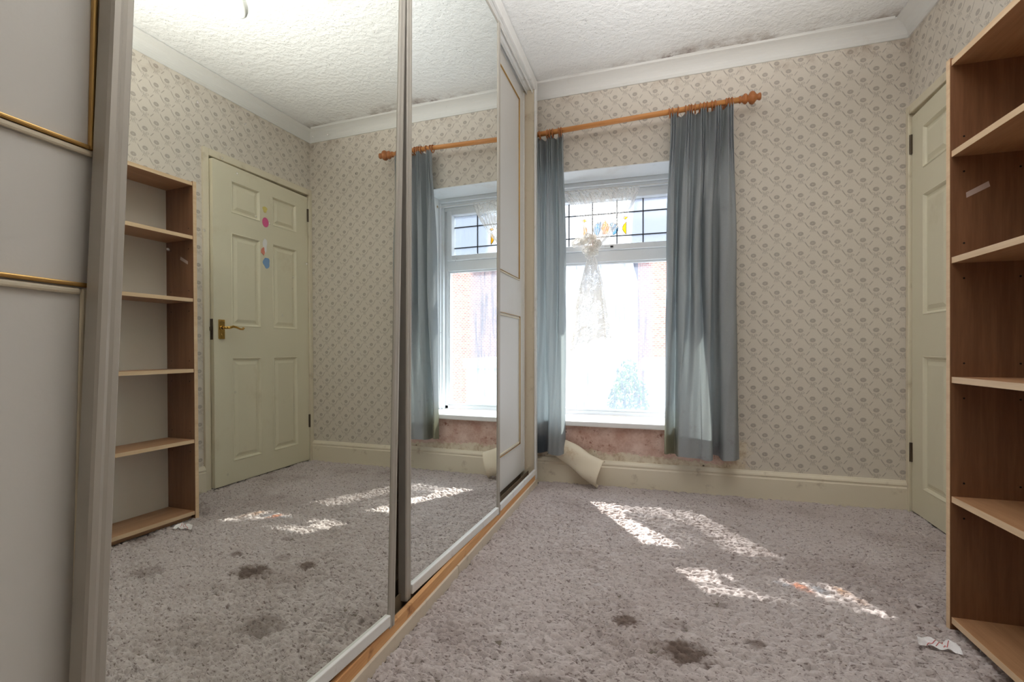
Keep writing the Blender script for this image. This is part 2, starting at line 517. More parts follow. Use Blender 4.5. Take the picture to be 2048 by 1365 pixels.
def torus(bm, c, axis, R0, r, n=18, m=8):
    q = Vector(axis).normalized().to_track_quat('Z', 'Y')
    g = []
    for i in range(n):
        a = 2 * math.pi * i / n
        ring = []
        for j in range(m):
            b = 2 * math.pi * j / m
            v = Vector(((R0 + r * math.cos(b)) * math.cos(a), (R0 + r * math.cos(b)) * math.sin(a), r * math.sin(b)))
            ring.append(bm.verts.new(Vector(c) + q @ v))
        g.append(ring)
    for i in range(n):
        for j in range(m):
            bm.faces.new((g[i][j], g[(i + 1) % n][j], g[(i + 1) % n][(j + 1) % m], g[i][(j + 1) % m]))

def sheet(P, uv=None, name='sheet'):
    """P: (n,m,3) array -> mesh grid"""
    n, m, _ = P.shape
    idx = np.arange(n * m).reshape(n, m)
    q = np.stack([idx[:-1, :-1], idx[1:, :-1], idx[1:, 1:], idx[:-1, 1:]], -1).reshape(-1, 4)
    me = bpy.data.meshes.new(name)
    me.vertices.add(n * m); me.vertices.foreach_set('co', P.reshape(-1).astype(np.float32))
    me.loops.add(q.size); me.loops.foreach_set('vertex_index', q.reshape(-1).astype(np.int32))
    me.polygons.add(len(q))
    me.polygons.foreach_set('loop_start', np.arange(0, q.size, 4, dtype=np.int32))
    me.polygons.foreach_set('use_smooth', np.ones(len(q), dtype=bool))
    if uv is not None:
        l = me.uv_layers.new(name='UVMap')
        l.data.foreach_set('uv', uv.reshape(-1, 2)[q.reshape(-1)].reshape(-1).astype(np.float32))
    me.update(calc_edges=True); me.validate()
    return me

def mobj(name, me, mat, parent=None):
    me.materials.append(mat)
    return link(bpy.data.objects.new(name, me), parent)

# ================================================================== THE SETTING
# floor slab and carpet pile
tag(obj('floor', bx(XL - 0.1, RW + 0.1, YN - 0.1, D + 0.02, -0.12, -0.014), M['slab']), kind='structure')

def carpet():
    st = 0.0032
    xs = np.arange(0.012, RW - 0.004, st); ys = np.arange(-0.2, D - 0.016, st)
    nx, ny = len(xs), len(ys)
    def blur(a, s, ax):
        r = int(3 * s) + 1
        k = np.exp(-0.5 * (np.arange(-r, r + 1) / s) ** 2); k /= k.sum()
        return np.apply_along_axis(lambda v: np.convolve(v, k, 'same'), ax, a)
    h = rng.standard_normal((nx, ny))
    h = blur(blur(h, 1.7, 0), 0.85, 1); h /= h.std()
    lg = rng.standard_normal((nx, ny)); lg = blur(blur(lg, 9, 0), 6, 1); lg /= lg.std()
    z = (np.minimum(h, 0.7) * 1.0 - 0.25 * np.maximum(-h - 0.6, 0)) * 0.0068 + lg * 0.0014 - 0.003
    jx = blur(blur(rng.standard_normal((nx, ny)), 1.2, 0), 1.2, 1); jx /= jx.std()
    X, Y = np.meshgrid(xs, ys, indexing='ij')
    P = np.stack([X + jx * 0.0012, Y + h * 0.0012, z], -1)
    P[0, :, 0] = xs[0]; P[-1, :, 0] = xs[-1]; P[:, 0, 1] = ys[0]; P[:, -1, 1] = ys[-1]
    o = mobj('carpet', sheet(P, name='carpet'), M['carpet'])
    tag(o, 'mauve grey shaggy carpet pile covering the whole floor, stained in places', 'carpet', kind='stuff')
carpet()

# ceiling: slightly tilted slab
tag(obj('ceiling', prism([(XL - 0.1, ceil_z(XL - 0.1)), (RW + 0.1, ceil_z(RW + 0.1)), (RW + 0.1, 2.75), (XL - 0.1, 2.75)], YN - 0.1, D + 0.1, 'y'), M['ceiling']), kind='structure')

# window wall with its deep opening
WX0, WX1, WZ0, WZ1, WY = -0.15, 0.93, 0.363, 1.988, D + 0.36
bm = bmesh.new()
box(bm, XL - 0.1, WX0, D, WY, -0.12, 2.75)
box(bm, WX1, RW + 0.2, D, WY, -0.12, 2.75)
box(bm, WX0, WX1, D, WY, -0.12, WZ0)
box(bm, WX0, WX1, D, WY, WZ1, 2.75)
wb_ = obj('wall_back', bm, M['wall_x'])
tag(wb_, kind='structure')
rv = bmesh.new()
e = 0.004
box(rv, WX0, WX0 + e, D + 0.001, WY, WZ0, WZ1)
box(rv, WX1 - e, WX1, D + 0.001, WY, WZ0, WZ1)
box(rv, WX0, WX1, D + 0.001, WY, WZ1 - e, WZ1)
obj('reveal_lining', rv, M['reveal'], wb_)

# right wall, near wall, left wall
DY0, DY1, DZ = 2.165, 2.985, 2.075       # doorway of door_1
bm = bmesh.new()
box(bm, RW, RW + 0.12, YN - 0.1, DY0 - 0.01, -0.12, 2.75)
box(bm, RW, RW + 0.12, DY1 + 0.008, D + 0.0, -0.12, 2.75)
box(bm, RW, RW + 0.12, DY0 - 0.01, DY1 + 0.008, DZ + 0.008, 2.75)
tag(obj('wall_right', bm, M['wall_y']), kind='structure')
tag(obj('wall_near', bx(XL - 0.1, RW + 0.2, YN - 0.1, YN, -0.12, 2.75), M['wall_x']), kind='structure')
tag(obj('wall_left', bx(XL - 0.1, XL, YN - 0.1, D + 0.05, -0.12, 2.75), M['wall_y']), kind='structure')

# cove cornices
def cove(s):
    """(offset from wall, drop from ceiling line): profile points"""
    H, Wd = 0.073, 0.092
    pts = [(0.0, -H), (0.008, -H), (0.008, -H + 0.006)]
    for i in range(1, 8):
        a = i / 8 * math.pi / 2
        pts.append((0.008 + (Wd - 0.012) * (1 - math.cos(a)), -H + 0.006 + (H - 0.016) * math.sin(a)))
    pts += [(Wd, -0.009), (Wd, -0.002), (0.0, -0.002)]
    return pts
def cornice_back():
    bm = bmesh.new()
    pr = cove(1)
    xs = (XL, 0.0, RW)
    rings = [[bm.verts.new((x if i < 2 else x, D - a, ceil_z(x) + b)) for a, b in pr] for i, x in enumerate(xs)]
    n = len(pr)
    for r in range(2):
        for i in range(n): bm.faces.new((rings[r][i], rings[r][(i + 1) % n], rings[r + 1][(i + 1) % n], rings[r + 1][i]))
    return bm
tag(obj('trim_1', cornice_back(), M['cornice'], smooth=False), kind='structure')
cz = ceil_z(RW)
tag(obj('trim_2', prism([(RW - a, cz + b - 0.0015 * (a > .05)) for a, b in cove(1)], YN, D - 0.002, 'y'), M['cornice']), kind='structure')
# shadow gap: hairline bead between cornice and ceiling on the window wall
bm = bmesh.new()
for i in range(14):
    x0 = XL + (RW - 0.1 - XL) * i / 14; x1 = XL + (RW - 0.1 - XL) * (i + 1) / 14
    w = 0.010 + 0.004 * math.sin(i * 1.7)
    v = [bm.verts.new(p) for p in ((x0, D - 0.092, ceil_z(x0) - 0.006), (x1, D - 0.092, ceil_z(x1) - 0.006),
                                   (x1, D - 0.092 - w, ceil_z(x1) - 0.0005), (x0, D - 0.092 - w, ceil_z(x0) - 0.0005),
                                   (x1, D - 0.088, ceil_z(x1) - 0.0005), (x0, D - 0.088, ceil_z(x0) - 0.0005))]
    bm.faces.new(v[:4]); bm.faces.new((v[0], v[5], v[4], v[1]))
tag(obj('trim_3', bm, M['cornice']), kind='structure')

# skirting boards
def skirt(prof_x): return prof_x
SK = [(0, 0.0), (0.021, 0.0), (0.021, 0.112), (0.017, 0.118), (0.017, 0.124), (0.0195, 0.129), (0.0165, 0.137), (0.010, 0.147), (0.0075, 0.152), (0, 0.152)]
tag(obj('baseboard_back', prism([(D - a, b - 0.012 if b == 0 else b) for a, b in SK], XL, RW - 0.001, 'x'), M['skirt']), kind='structure')
tag(obj('baseboard_right', prism([(RW - a, b - 0.012 if b == 0 else b) for a, b in SK], YN, 2.123, 'y'), M['skirt']), kind='structure')

# ------------------------------------------------------------------ door_1 in the right wall
dr = empty('door_1', (RW, DY1, 0))
tag(dr, 'cream six-panel door slightly ajar beside the window wall', kind='structure')
# lining and architrave
bm = bmesh.new()
box(bm, RW - 0.016, RW + 0.12, DY0 - 0.042, DY0 - 0.004, -0.012, DZ + 0.05)
box(bm, RW - 0.016, RW + 0.12, DY1 + 0.004, D - 0.0005, -0.012, DZ + 0.05)
box(bm, RW - 0.016, RW + 0.12, DY0 - 0.004, DY1 + 0.004, DZ + 0.004, DZ + 0.05)
obj('architrave', bm, M['cream'], dr, bevel=0.004)
bm = bmesh.new()
box(bm, RW + 0.04, RW + 0.12, DY0 - 0.004, DY0 + 0.012, -0.012, DZ + 0.004)
box(bm, RW + 0.04, RW + 0.12, DY1 - 0.012, DY1 + 0.004, -0.012, DZ + 0.004)
box(bm, RW + 0.04, RW + 0.12, DY0, DY1, DZ - 0.008, DZ + 0.004)
box(bm, RW + 0.10, RW + 0.12, DY0, DY1, -0.012, DZ)
obj('door_stop', bm, M['cream'], dr)
# leaf: local frame - x outwards into the room = -X, hinge at (RW-0.003, DY1)
LW, LH, LT = DY1 - DY0, 2.062, 0.036
ang = R(2.6)
# local coordinates: (a: from hinge along the leaf, d: depth behind front face, z)
def leafT():
    return Matrix.Translation((RW - 0.002, DY1, 0)) @ Matrix.Rotation(-ang, 4, 'Z')
LT_ = leafT()
def lp(a, d, z): return (d, -a, z)         # front face looks to -x
cols = ((0.118, 0.352), (0.458, 0.690))
rows = ((0.145, 0.815), (1.02, 1.625), (1.755, 1.965))
bm = bmesh.new()
As = [0, cols[0][0], cols[0][1], cols[1][0], cols[1][1], LW]
Zs = [0.006, rows[0][0], rows[0][1], rows[1][0], rows[1][1], rows[2][0], rows[2][1], LH]
for i in range(5):
    for j in range(7):
        hole = (i in (1, 3)) and (j in (1, 3, 5))
        d0 = 0.012 if hole else 0.0
        box(bm, d0, LT, -As[i + 1], -As[i], Zs[j], Zs[j + 1])
bmesh.ops.remove_doubles(bm, verts=bm.verts, dist=1e-5)
leaf = obj('door_leaf', bm, M['door'], dr, tf=LT_)
for (a0, a1) in cols:
    for (z0, z1) in rows:
        bm = bmesh.new()
        def ring(inset, d):
            return [bm.verts.new(lp(a, d, z)) for a, z in ((a0 + inset, z0 + inset), (a1 - inset, z0 + inset), (a1 - inset, z1 - inset), (a0 + inset, z1 - inset))]
        rs = [ring(0.0, -0.0005), ring(0.004, -0.003), ring(0.010, 0.002), ring(0.016, 0.0105), ring(0.026, 0.0105), ring(0.046, 0.002)]
        for p, q in zip(rs, rs[1:]):
            for k in range(4): bm.faces.new((p[k], p[(k + 1) % 4], q[(k + 1) % 4], q[k]))
        bm.faces.new(rs[-1])
        obj('panel', bm, M['door'], leaf, tf=LT_)
# hinges
for z in (0.31, 1.92):
    bm = bx(-0.007, 0.006, -0.006, 0.010, z - 0.05, z + 0.05)
    tube(bm, [(-0.006, 0.002, z - 0.05), (-0.006, 0.002, z + 0.05)], 0.006, 8)
    obj('hinge', bm, M['hinge'], dr, tf=Matrix.Translation((RW - 0.002, DY1, 0)))
# brass lever on its plate, and the latch plate on the leaf edge
ha = LW - 0.052
bm = bx(-0.007, 0.0, -ha - 0.022, -ha + 0.022, 0.935, 1.058)
plate = obj('handle', bm, M['brass'], leaf, bevel=0.003, tf=LT_)
tag(plate, 'brass lever handle on its back plate')
bm = bmesh.new()
tube(bm, [lp(ha, -0.007, 1.005), lp(ha, -0.046, 1.005)], [0.010, 0.008], 12)
tube(bm, [lp(ha, -0.044, 1.005), lp(ha - 0.02, -0.048, 1.007), lp(ha - 0.045, -0.049, 1.014), lp(ha - 0.07, -0.048, 1.010),
          lp(ha - 0.10, -0.047, 1.000), lp(ha - 0.12, -0.045, 1.000), lp(ha - 0.13, -0.041, 1.007), lp(ha - 0.128, -0.036, 1.012)],
     [0.008, 0.009, 0.008, 0.007, 0.006, 0.007, 0.007, 0.004], 12)
torus(bm, lp(ha, -0.009, 1.005), (1, 0, 0), 0.012, 0.004)
tube(bm, [lp(ha, -0.0075, 0.962), lp(ha, -0.009, 0.962)], 0.005, 10)
for dz in (0.945, 1.048):
    tube(bm, [lp(ha + 0.012, -0.007, dz), lp(ha + 0.012, -0.0085, dz)], 0.003, 8)
    tube(bm, [lp(ha - 0.012, -0.007, dz), lp(ha - 0.012, -0.0085, dz)], 0.003, 8)
o = obj('lever', bm, M['brass'], leaf, smooth=True, tf=LT_)
bm = bx(0.006, 0.030, -LW - 0.0015, -LW, 0.93, 1.06)
box(bm, 0.012, 0.024, -LW - 0.010, -LW, 0.985, 1.010)
obj('latch_plate', bm, M['hinge'], leaf, tf=LT_)
# stickers left on the door
def blob(cx, cz, rx, rz, d, n=18, wob=0.0, ph=0.0):
    bm = bmesh.new()
    def rr(k):
        t = 2 * math.pi * k / n
        f = 1 + wob * math.sin(3 * t + ph) + wob * 0.7 * math.sin(5 * t + 2 * ph)
        return cx + rx * f * math.cos(t), cz + rz * f * math.sin(t)
    A = [bm.verts.new(lp(rr(k)[0], d, rr(k)[1])) for k in range(n)]
    B = [bm.verts.new(lp(rr(k)[0], d + 0.0012, rr(k)[1])) for k in range(n)]
    bm.faces.new(A); bm.faces.new(B[::-1])
    for k in range(n): bm.faces.new((A[k], A[(k + 1) % n], B[(k + 1) % n], B[k]))
    return bm
sa = LW - 0.408
s = obj('balloon_sticker', blob(sa, 1.762, 0.028, 0.034, -0.0015), M['pink'], leaf, tf=LT_)
tag(s, 'shiny pink oval balloon sticker')
s2 = obj('sticker', blob(sa + 0.004, 1.852, 0.019, 0.022, -0.0015, 18, 0.13), M['stk_y'], leaf, tf=LT_)
tag(s2, 'small pale yellow round sticker')
s3 = obj('sticker', blob(sa - 0.006, 1.478, 0.029, 0.038, -0.0015, 20, 0.10, 1.0), M['stk_b'], leaf, tf=LT_)
tag(s3, 'torn blue sticker scrap')
s4 = obj('sticker', blob(sa + 0.006, 1.60, 0.018, 0.05, -0.0015, 20, 0.14, 0.4), M['stk_w'], leaf, tf=LT_)
tag(s4, 'torn white sticker scrap')
s5 = obj('sticker', blob(sa + 0.024, 1.555, 0.016, 0.026, -0.002, 16, 0.15, 2.0), M['stk_r'], leaf, tf=LT_)
tag(s5, 'torn coral sticker scrap')

# ------------------------------------------------------------------ window_1
GY = 3.322                                 # glass plane
win = empty('window_1', (0.39, GY, WZ0))
tag(win, 'white window with one big misted pane under leaded top lights', kind='structure')
FX0, FX1, FZ0, FZ1 = WX0 + 0.004, WX1 - 0.004, 0.395, WZ1 - 0.004
bm = bmesh.new()
box(bm, FX0, FX0 + 0.05, GY - 0.03, GY + 0.038, FZ0, FZ1)
box(bm, FX1 - 0.05, FX1, GY - 0.03, GY + 0.038, FZ0, FZ1)
box(bm, FX0, FX1, GY - 0.03, GY + 0.038, FZ0, FZ0 + 0.028)
box(bm, FX0, FX1, GY - 0.03, GY + 0.038, FZ1 - 0.055, FZ1)
obj('frame', bm, M['upvc'], win, bevel=0.004)
# stepped head trims
for i, (dy, z0, z1) in enumerate(((0.085, 1.955, 1.984), (0.065, 1.925, 1.955), (0.045, 1.900, 1.925))):
    obj('head_trim', bx(FX0, FX1, GY - dy, GY - 0.03 + 0.001, z0, z1), M['upvc'], win, bevel=0.004)
    for (xa, xb) in ((FX0, FX0 + 0.034 - 0.011 * i), (FX1 - 0.034 + 0.011 * i, FX1)):
        pass
for i, (dy, w) in enumerate(((0.085, 0.012), (0.065, 0.026))):
    obj('side_trim', bx(FX1 - w, FX1, GY - dy, GY - 0.031, FZ0, 1.955 - 0.03 * i), M['upvc'], win, bevel=0.003)
    obj('side_trim', bx(FX0, FX0 + w, GY - dy, GY - 0.031, FZ0, 1.955 - 0.03 * i), M['upvc'], win, bevel=0.003)
TZ0, TZ1 = 1.444, 1.520
obj('transom', bx(FX0 + 0.05, FX1 - 0.05, GY - 0.034, GY + 0.038, TZ0, TZ1), M['upvc'], win, bevel=0.004)
def ringframe(x0, x1, z0, z1, w, y0, y1):
    bm = bmesh.new()
    box(bm, x0, x0 + w, y0, y1, z0, z1); box(bm, x1 - w, x1, y0, y1, z0, z1)
    box(bm, x0 + w, x1 - w, y0, y1, z0, z0 + w); box(bm, x0 + w, x1 - w, y0, y1, z1 - w, z1)
    return bm
LX0, LX1, LZ0, LZ1 = FX0 + 0.05, FX1 - 0.05, FZ0 + 0.028, TZ0
obj('glazing_bead', ringframe(LX0, LX1, LZ0, LZ1, 0.014, GY - 0.022, GY - 0.002), M['upvc'], win, bevel=0.003)
obj('pane', bx(LX0 + 0.008, LX1 - 0.008, GY + 0.000, GY + 0.004, LZ0 + 0.008, LZ1 - 0.008), M['pane'], win)
# opening top light with leads
sash = obj('top_sash', ringframe(LX0, LX1, TZ1, 1.905, 0.040, GY - 0.05, GY + 0.02), M['upvc'], win, bevel=0.006)
SX0, SX1, SZ0, SZ1 = LX0 + 0.04, LX1 - 0.04, TZ1 + 0.04, 1.865
obj('pane', bx(SX0 - 0.006, SX1 + 0.006, GY, GY + 0.004, SZ0 - 0.006, SZ1 + 0.006), M['pane_top'], sash)
for xv in (0.139, 0.303, 0.469, 0.641):
    obj('lead_strip', bx(xv - 0.0035, xv + 0.0035, GY - 0.004, GY + 0.007, SZ0, SZ1), M['lead'], sash)
for zv in (1.623, 1.780):
    obj('lead_strip', bx(SX0, SX1, GY - 0.0042, GY + 0.0072, zv - 0.003, zv + 0.003), M['lead'], sash)
CX = 0.386
def poly_glass(name, pts, mat, label=None):
    bm = bmesh.new()
    A = [bm.verts.new((x, GY - 0.0055, z)) for x, z in pts]; B = [bm.verts.new((x, GY - 0.0015, z)) for x, z in pts]
    n = len(pts)
    bm.faces.new(A); bm.faces.new(B[::-1])
    for k in range(n): bm.faces.new((A[k], A[(k + 1) % n], B[(k + 1) % n], B[k]))
    o = obj(name, bm, mat, sash)
    if label: o['label'] = label
    bm = bmesh.new()
    P = [(x, GY - 0.004, z) for x, z in pts]
    tube(bm, P + [P[0]], 0.002, 6)
    obj('lead_outline', bm, M['lead'], sash)
def arc(cx, cz, r, a0, a1, n, sx=1.0):
    return [(cx + sx * r * math.cos(R(a0 + (a1 - a0) * i / n)), cz + r * math.sin(R(a0 + (a1 - a0) * i / n))) for i in range(n + 1)]
for s_, mt in ((-1, 'g_amber'), (1, 'g_yellow')):
    lab = 'amber stained glass lobe' if s_ < 0 else 'yellow stained glass lobe'
    x0 = CX + s_ * 0.145
    poly_glass('stained_piece', [(x0, 1.628), (x0, 1.716)] + [(x0 - s_ * 0.026 * math.sin(math.pi * t), 1.716 - 0.088 * t) for t in (0.2, 0.4, 0.6, 0.8)], M[mt], lab)
    poly_glass('stained_piece', [(x0 - s_ * 0.004, 1.730), (x0 + s_ * 0.012, 1.745), (x0 - s_ * 0.014, 1.752), (x0 - s_ * 0.022, 1.738)], M['g_yellow'])
poly_glass('stained_piece', arc(CX - 0.03, 1.676, 0.048, 60, 250, 9), M['g_blue'], 'pale blue stained glass crescent')
poly_glass('stained_piece', arc(CX + 0.05, 1.672, 0.042, 280, 470, 9), M['g_blue'])
poly_glass('stained_piece', [(CX - 0.012, 1.64), (CX + 0.022, 1.64), (CX + 0.032, 1.69), (CX + 0.005, 1.735), (CX - 0.022, 1.69)], M['g_amber'])
# catch of the top light
bm = bx(0.386, 0.43, GY - 0.062, GY - 0.05, 1.535, 1.553)
tube(bm, [(0.392, GY - 0.068, 1.543), (0.34, GY - 0.075, 1.540)], [0.008, 0.006], 8)
obj('window_handle', bm, M['upvc'], sash, bevel=0.002)
bm = bx(0.428, 0.448, GY - 0.058, GY - 0.05, 1.536, 1.546)
obj('handle_lock', bm, M['black'], sash)
# inner window board
obj('sill', bx(WX0 + 0.001, WX1 - 0.001, D - 0.0, GY - 0.03, 0.363, 0.395), M['sill'], win, bevel=0.003)
obj('sill_nosing', bx(WX0 - 0.04, WX1 + 0.05, D - 0.036, D - 0.0005, 0.363, 0.395), M['sill'], win, bevel=0.006)

# ------------------------------------------------------------------ outside
tag(obj('ground', bx(-30, 30, 3.6, 40, -2.9, -2.7), M['road']), kind='structure')
hs = empty('brick_house', (4.5, 16, -2.7))
tag(hs, 'brick house with slate roof seen hazily through the misted window', 'house')
obj('wall', bx(0.25, 9.0, 14.0, 20.0, -2.7, 3.6), M['brick'], hs)
rf = obj('roof', prism([(13.7, 3.55), (20.3, 3.55), (17.0, 6.2)], 0.05, 9.2, 'x'), M['slate'], hs)
obj('chimney', bx(1.2, 2.0, 16.6, 17.4, 5.2, 7.2), M['brick'], rf)
for (x0, x1, z0, z1) in ((1.0, 2.0, 1.2, 2.5), (3.4, 4.6, 1.2, 2.5), (1.0, 2.2, -1.5, 0.0), (6.4, 7.6, 1.2, 2.5)):
    w = obj('window', ringframe(x0, x1, z0, z1, 0.08, 13.93, 14.01), M['upvc'], hs)
    obj('window_pane', bx(x0 + 0.07, x1 - 0.07, 13.96, 13.99, z0 + 0.07, z1 - 0.07), M['farglass'], w)
gar = empty('garage', (1.6, 10.0, -2.7))
tag(gar, 'flat roofed white rendered garage beside the hedge outside', 'garage')
obj('wall', bx(0.52, 3.6, 9.2, 11.5, -2.7, 0.45), M['render'], gar)
obj('roof', bx(0.47, 3.65, 9.15, 11.55, 0.45, 0.66), M['render'], gar)
hd = empty('hedge_shrub', (0.3, 8.4, -2.7))
tag(hd, 'rounded green shrub standing in front of the white garage', 'shrub')
bm = bmesh.new()
hr = random.Random(3)
for i in range(2600):
    a = hr.uniform(0, 2 * math.pi); u = hr.uniform(-1, 1); rr = (0.75 + 0.25 * hr.random())
    c = Vector((0.28 + 0.42 * rr * math.sqrt(1 - u * u) * math.cos(a), 8.4 + 0.4 * rr * math.sqrt(1 - u * u) * math.sin(a), -0.95 + 1.62 * rr * u))
    t = Vector((hr.gauss(0, 1), hr.gauss(0, 1), hr.gauss(0, 1))).normalized() * 0.045
    s_ = t.orthogonal().normalized() * 0.022
    bm.faces.new([bm.verts.new(c - t), bm.verts.new(c + s_), bm.verts.new(c + t), bm.verts.new(c - s_)])
f = obj('foliage', bm, M['leaf'], hd); f['kind'] = 'stuff'
obj('stem', tube(bmesh.new(), [(0.28, 8.4, -2.7), (0.29, 8.4, -1.4)], [0.06, 0.03], 8), M['bark'], hd)

# ================================================================== WARDROBE
wd = empty('sliding_wardrobe', (-0.3, 1.3, 0))
tag(wd, 'long fitted sliding wardrobe with two mirror doors and cream panelled doors', 'wardrobe')
WY0, WY1 = -0.36, 2.915
obj('end_panel', bx(-0.60, 0.0, 2.885, 2.903, 0.0, 2.53), M['lam_cream'], wd)
obj('end_panel', bx(-0.60, 0.0, WY0 - 0.02, WY0, 0.0, 2.53), M['lam_cream'], wd)
obj('back_panel', bx(-0.615, -0.60, WY0, 2.885, 0.0, 2.53), M['lam_cream'], wd)
obj('base_board', bx(-0.60, -0.012, WY0, 2.885, 0.0, 0.038), M['lam_cream'], wd)
obj('top_board', bx(-0.60, -0.012, WY0, 2.885, 2.475, 2.525), M['lam_cream'], wd)
obj('end_stile', bx(-0.002, 0.010, 2.876, 2.912, 0.037, 2.53), M['white_metal'], wd, bevel=0.002)
obj('fascia', bx(-0.004, 0.010, WY0, 2.876, 2.462, 2.531), M['white_metal'], wd, bevel=0.003)
# top track: three lips
bm = bmesh.new()
for xa in (-0.048, -0.090, -0.012):
    box(bm, xa - 0.003, xa, WY0, 2.884, 2.445, 2.474)
box(bm, -0.094, -0.005, WY0, 2.884, 2.470, 2.4755)
obj('top_track', bm, M['white_metal'], wd)
# bottom: track lips, raw timber, painted plinth strip
bm = bmesh.new()
for xa in (-0.040, -0.092):
    box(bm, xa - 0.003, xa, WY0, 2.884, 0.038, 0.088)
box(bm, -0.096, -0.012, WY0, 2.884, 0.036, 0.041)
obj('bottom_track', bm, M['grime'], wd)
for (ya, yb) in ((WY0, 0.44), (2.178, 2.876)):
    obj('track_lip', bx(-0.006, 0.008, ya, yb, 0.069, 0.100), M['white_metal'], wd, bevel=0.002)
obj('plinth_timber', bx(-0.012, 0.004, WY0, 2.876, 0.033, 0.069), M['timber'], wd, bevel=0.002)
for (ya, yb) in ((WY0, 1.655), (1.660, 2.914)):
    obj('plinth_strip', bx(-0.012, 0.0115, ya, yb, -0.008, 0.034), M['plinth'], wd, bevel=0.002)

def doorM(a, t, phi, pivot):
    return Matrix.Translation(pivot) @ Matrix.Rotation(R(a), 4, 'Z') @ Matrix.Rotation(R(-t), 4, 'Y') @ Matrix.Rotation(R(-phi), 4, 'X')

def mirror_door(T, y0, y1, z0, z1, mat, trim, trim2, label):
    th = 0.024
    sw = 0.030
    glass = obj('mirror_door', bx(-0.006, 0.0, y0 + sw - 0.004, y1 - sw + 0.004, z0 + 0.026, z1 - 0.010), mat, wd, tf=T)
    glass['label'] = label
    obj('backing_board', bx(-th + 0.002, -0.0065, y0 + 0.005, y1 - 0.005, z0 + 0.004, z1 - 0.004), M['lam_cream'], glass, tf=T)
    for (a, b, mt) in ((y0, y0 + sw, trim), (y1 - sw, y1, trim2)):
        bm = bmesh.new()
        # rounded stile with a small finger groove
        pr = [(-th, a), (0.001, a), (0.0045, a + 0.003), (0.005, a + sw * 0.35), (0.0035, a + sw * 0.5), (0.005, a + sw * 0.65), (0.0045, b - 0.003), (0.001, b), (-th, b)]
        A = [bm.verts.new((p[0], p[1], z0 - 0.010)) for p in pr]; B = [bm.verts.new((p[0], p[1], z1)) for p in pr]
        n = len(pr)
        for k in range(n): bm.faces.new((A[k], A[(k + 1) % n], B[(k + 1) % n], B[k]))
        bm.faces.new(A); bm.faces.new(B[::-1])
        obj('stile', bm, mt, glass, tf=T)
    for (a, b, f, mt) in ((z0, z0 + 0.030, 0.009, M['white_metal']), (z1 - 0.012, z1, 0.003, M['alu'])):
        obj('rail', bx(-th, f, y0 + sw, y1 - sw, a, b), mt, glass, bevel=0.002, tf=T)
    return glass

T1 = doorM(-1.93, 0.33, 2.4, (0, 1.3, 1.1))
mirror_door(T1, -0.822, -0.049, -1.030, 1.325, M['mirror_dusty'], M['alu'], M['alu'], 'dusty mirror door leaning off its track')
T2 = doorM(-1.86, 0.06, 0.35, (0, 2.1, 1.1))
mirror_door(T2, -0.775, 0.075, -1.030, 1.318, M['mirror'], M['alu'], M['alu'], 'clean mirror door square on its track beside the white panel door')

def panel_door(T, y0, y1, z0, z1, rects, mat, label, gw=0.006):
    d = obj('panel_door', bx(-0.020, 0.0, y0, y1, z0, z1), mat, wd, bevel=0.002, tf=T)
    d['label'] = label
    obj('edge_trim', bx(-0.022, 0.004, y1 - 0.012, y1 + 0.001, z0, z1), M['white_metal'], d, bevel=0.001, tf=T)
    for (a, b, c, e_, gout) in rects:
        if gout: a, b, c, e_ = a - 0.010, b + 0.010, c - 0.010, e_ + 0.010
        q = -0.008 if gout else 0.010
        obj('gold_moulding', ringframe_yz(a, b, c, e_, gw, 0.0, 0.008), M['gold'], d, bevel=0.002, tf=T)
        obj('cream_moulding', ringframe_yz(a - q, b + q, c - q, e_ + q, 0.0095, 0.0, 0.006), M['bead'], d, bevel=0.003, tf=T)
    return d
def ringframe_yz(y0, y1, z0, z1, w, x0, x1):
    bm = bmesh.new()
    box(bm, x0, x1, y0, y0 + w, z0, z1); box(bm, x0, x1, y1 - w, y1, z0, z1)
    box(bm, x0, x1, y0 + w, y1 - w, z0, z0 + w); box(bm, x0, x1, y0 + w, y1 - w, z1 - w, z1)
    return bm
T0 = doorM(0, 0, 1.2, (-0.066, 0.48, 1.0))
panel_door(T0, -0.80, 0.06, -0.91, 1.44, ((-0.70, 0.0, -0.70, -0.066, 1), (-0.70, 0.004, 0.137, 1.34, 0)), M['lam_white'], 'shaded cream panel door nearest the camera')
T3 = doorM(0, 0, 0.0, (-0.066, 2.5, 1.0))
panel_door(T3, -0.44, 0.372, -0.91, 1.448, ((-0.36, 0.252, -0.712, 0.036, 1), (-0.36, 0.252, 0.270, 1.352, 0)), M['lam_white'], 'white panel door beside the window wall', 0.0018)

# ================================================================== BOOKCASE
BX, BXB, BY0, BY1, BH = 1.569, 1.778, 0.965, 1.772, 1.726
bk = empty('bookcase', (1.67, 1.37, 0))
tag(bk, 'empty open beech-effect bookcase with six shelves beside the cream door', 'bookcase')
for (a, b) in ((BY1 - 0.018, BY1), (BY0, BY0 + 0.018)):
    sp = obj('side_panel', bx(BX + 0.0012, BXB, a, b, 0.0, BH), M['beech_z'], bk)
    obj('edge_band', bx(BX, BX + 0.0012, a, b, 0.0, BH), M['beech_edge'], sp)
for zc in (1.712, 1.437, 1.117, 0.757, 0.397, 0.033):
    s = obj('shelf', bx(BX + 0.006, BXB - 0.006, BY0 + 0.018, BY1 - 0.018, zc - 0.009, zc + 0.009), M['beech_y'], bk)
    obj('edge_band', bx(BX + 0.0048, BX + 0.006, BY0 + 0.018, BY1 - 0.018, zc - 0.009, zc + 0.009), M['beech_edge'], s)
obj('back_panel', bx(BXB - 0.006, BXB - 0.002, BY0 + 0.018, BY1 - 0.018, 0.02, BH - 0.006), M['back'], bk)
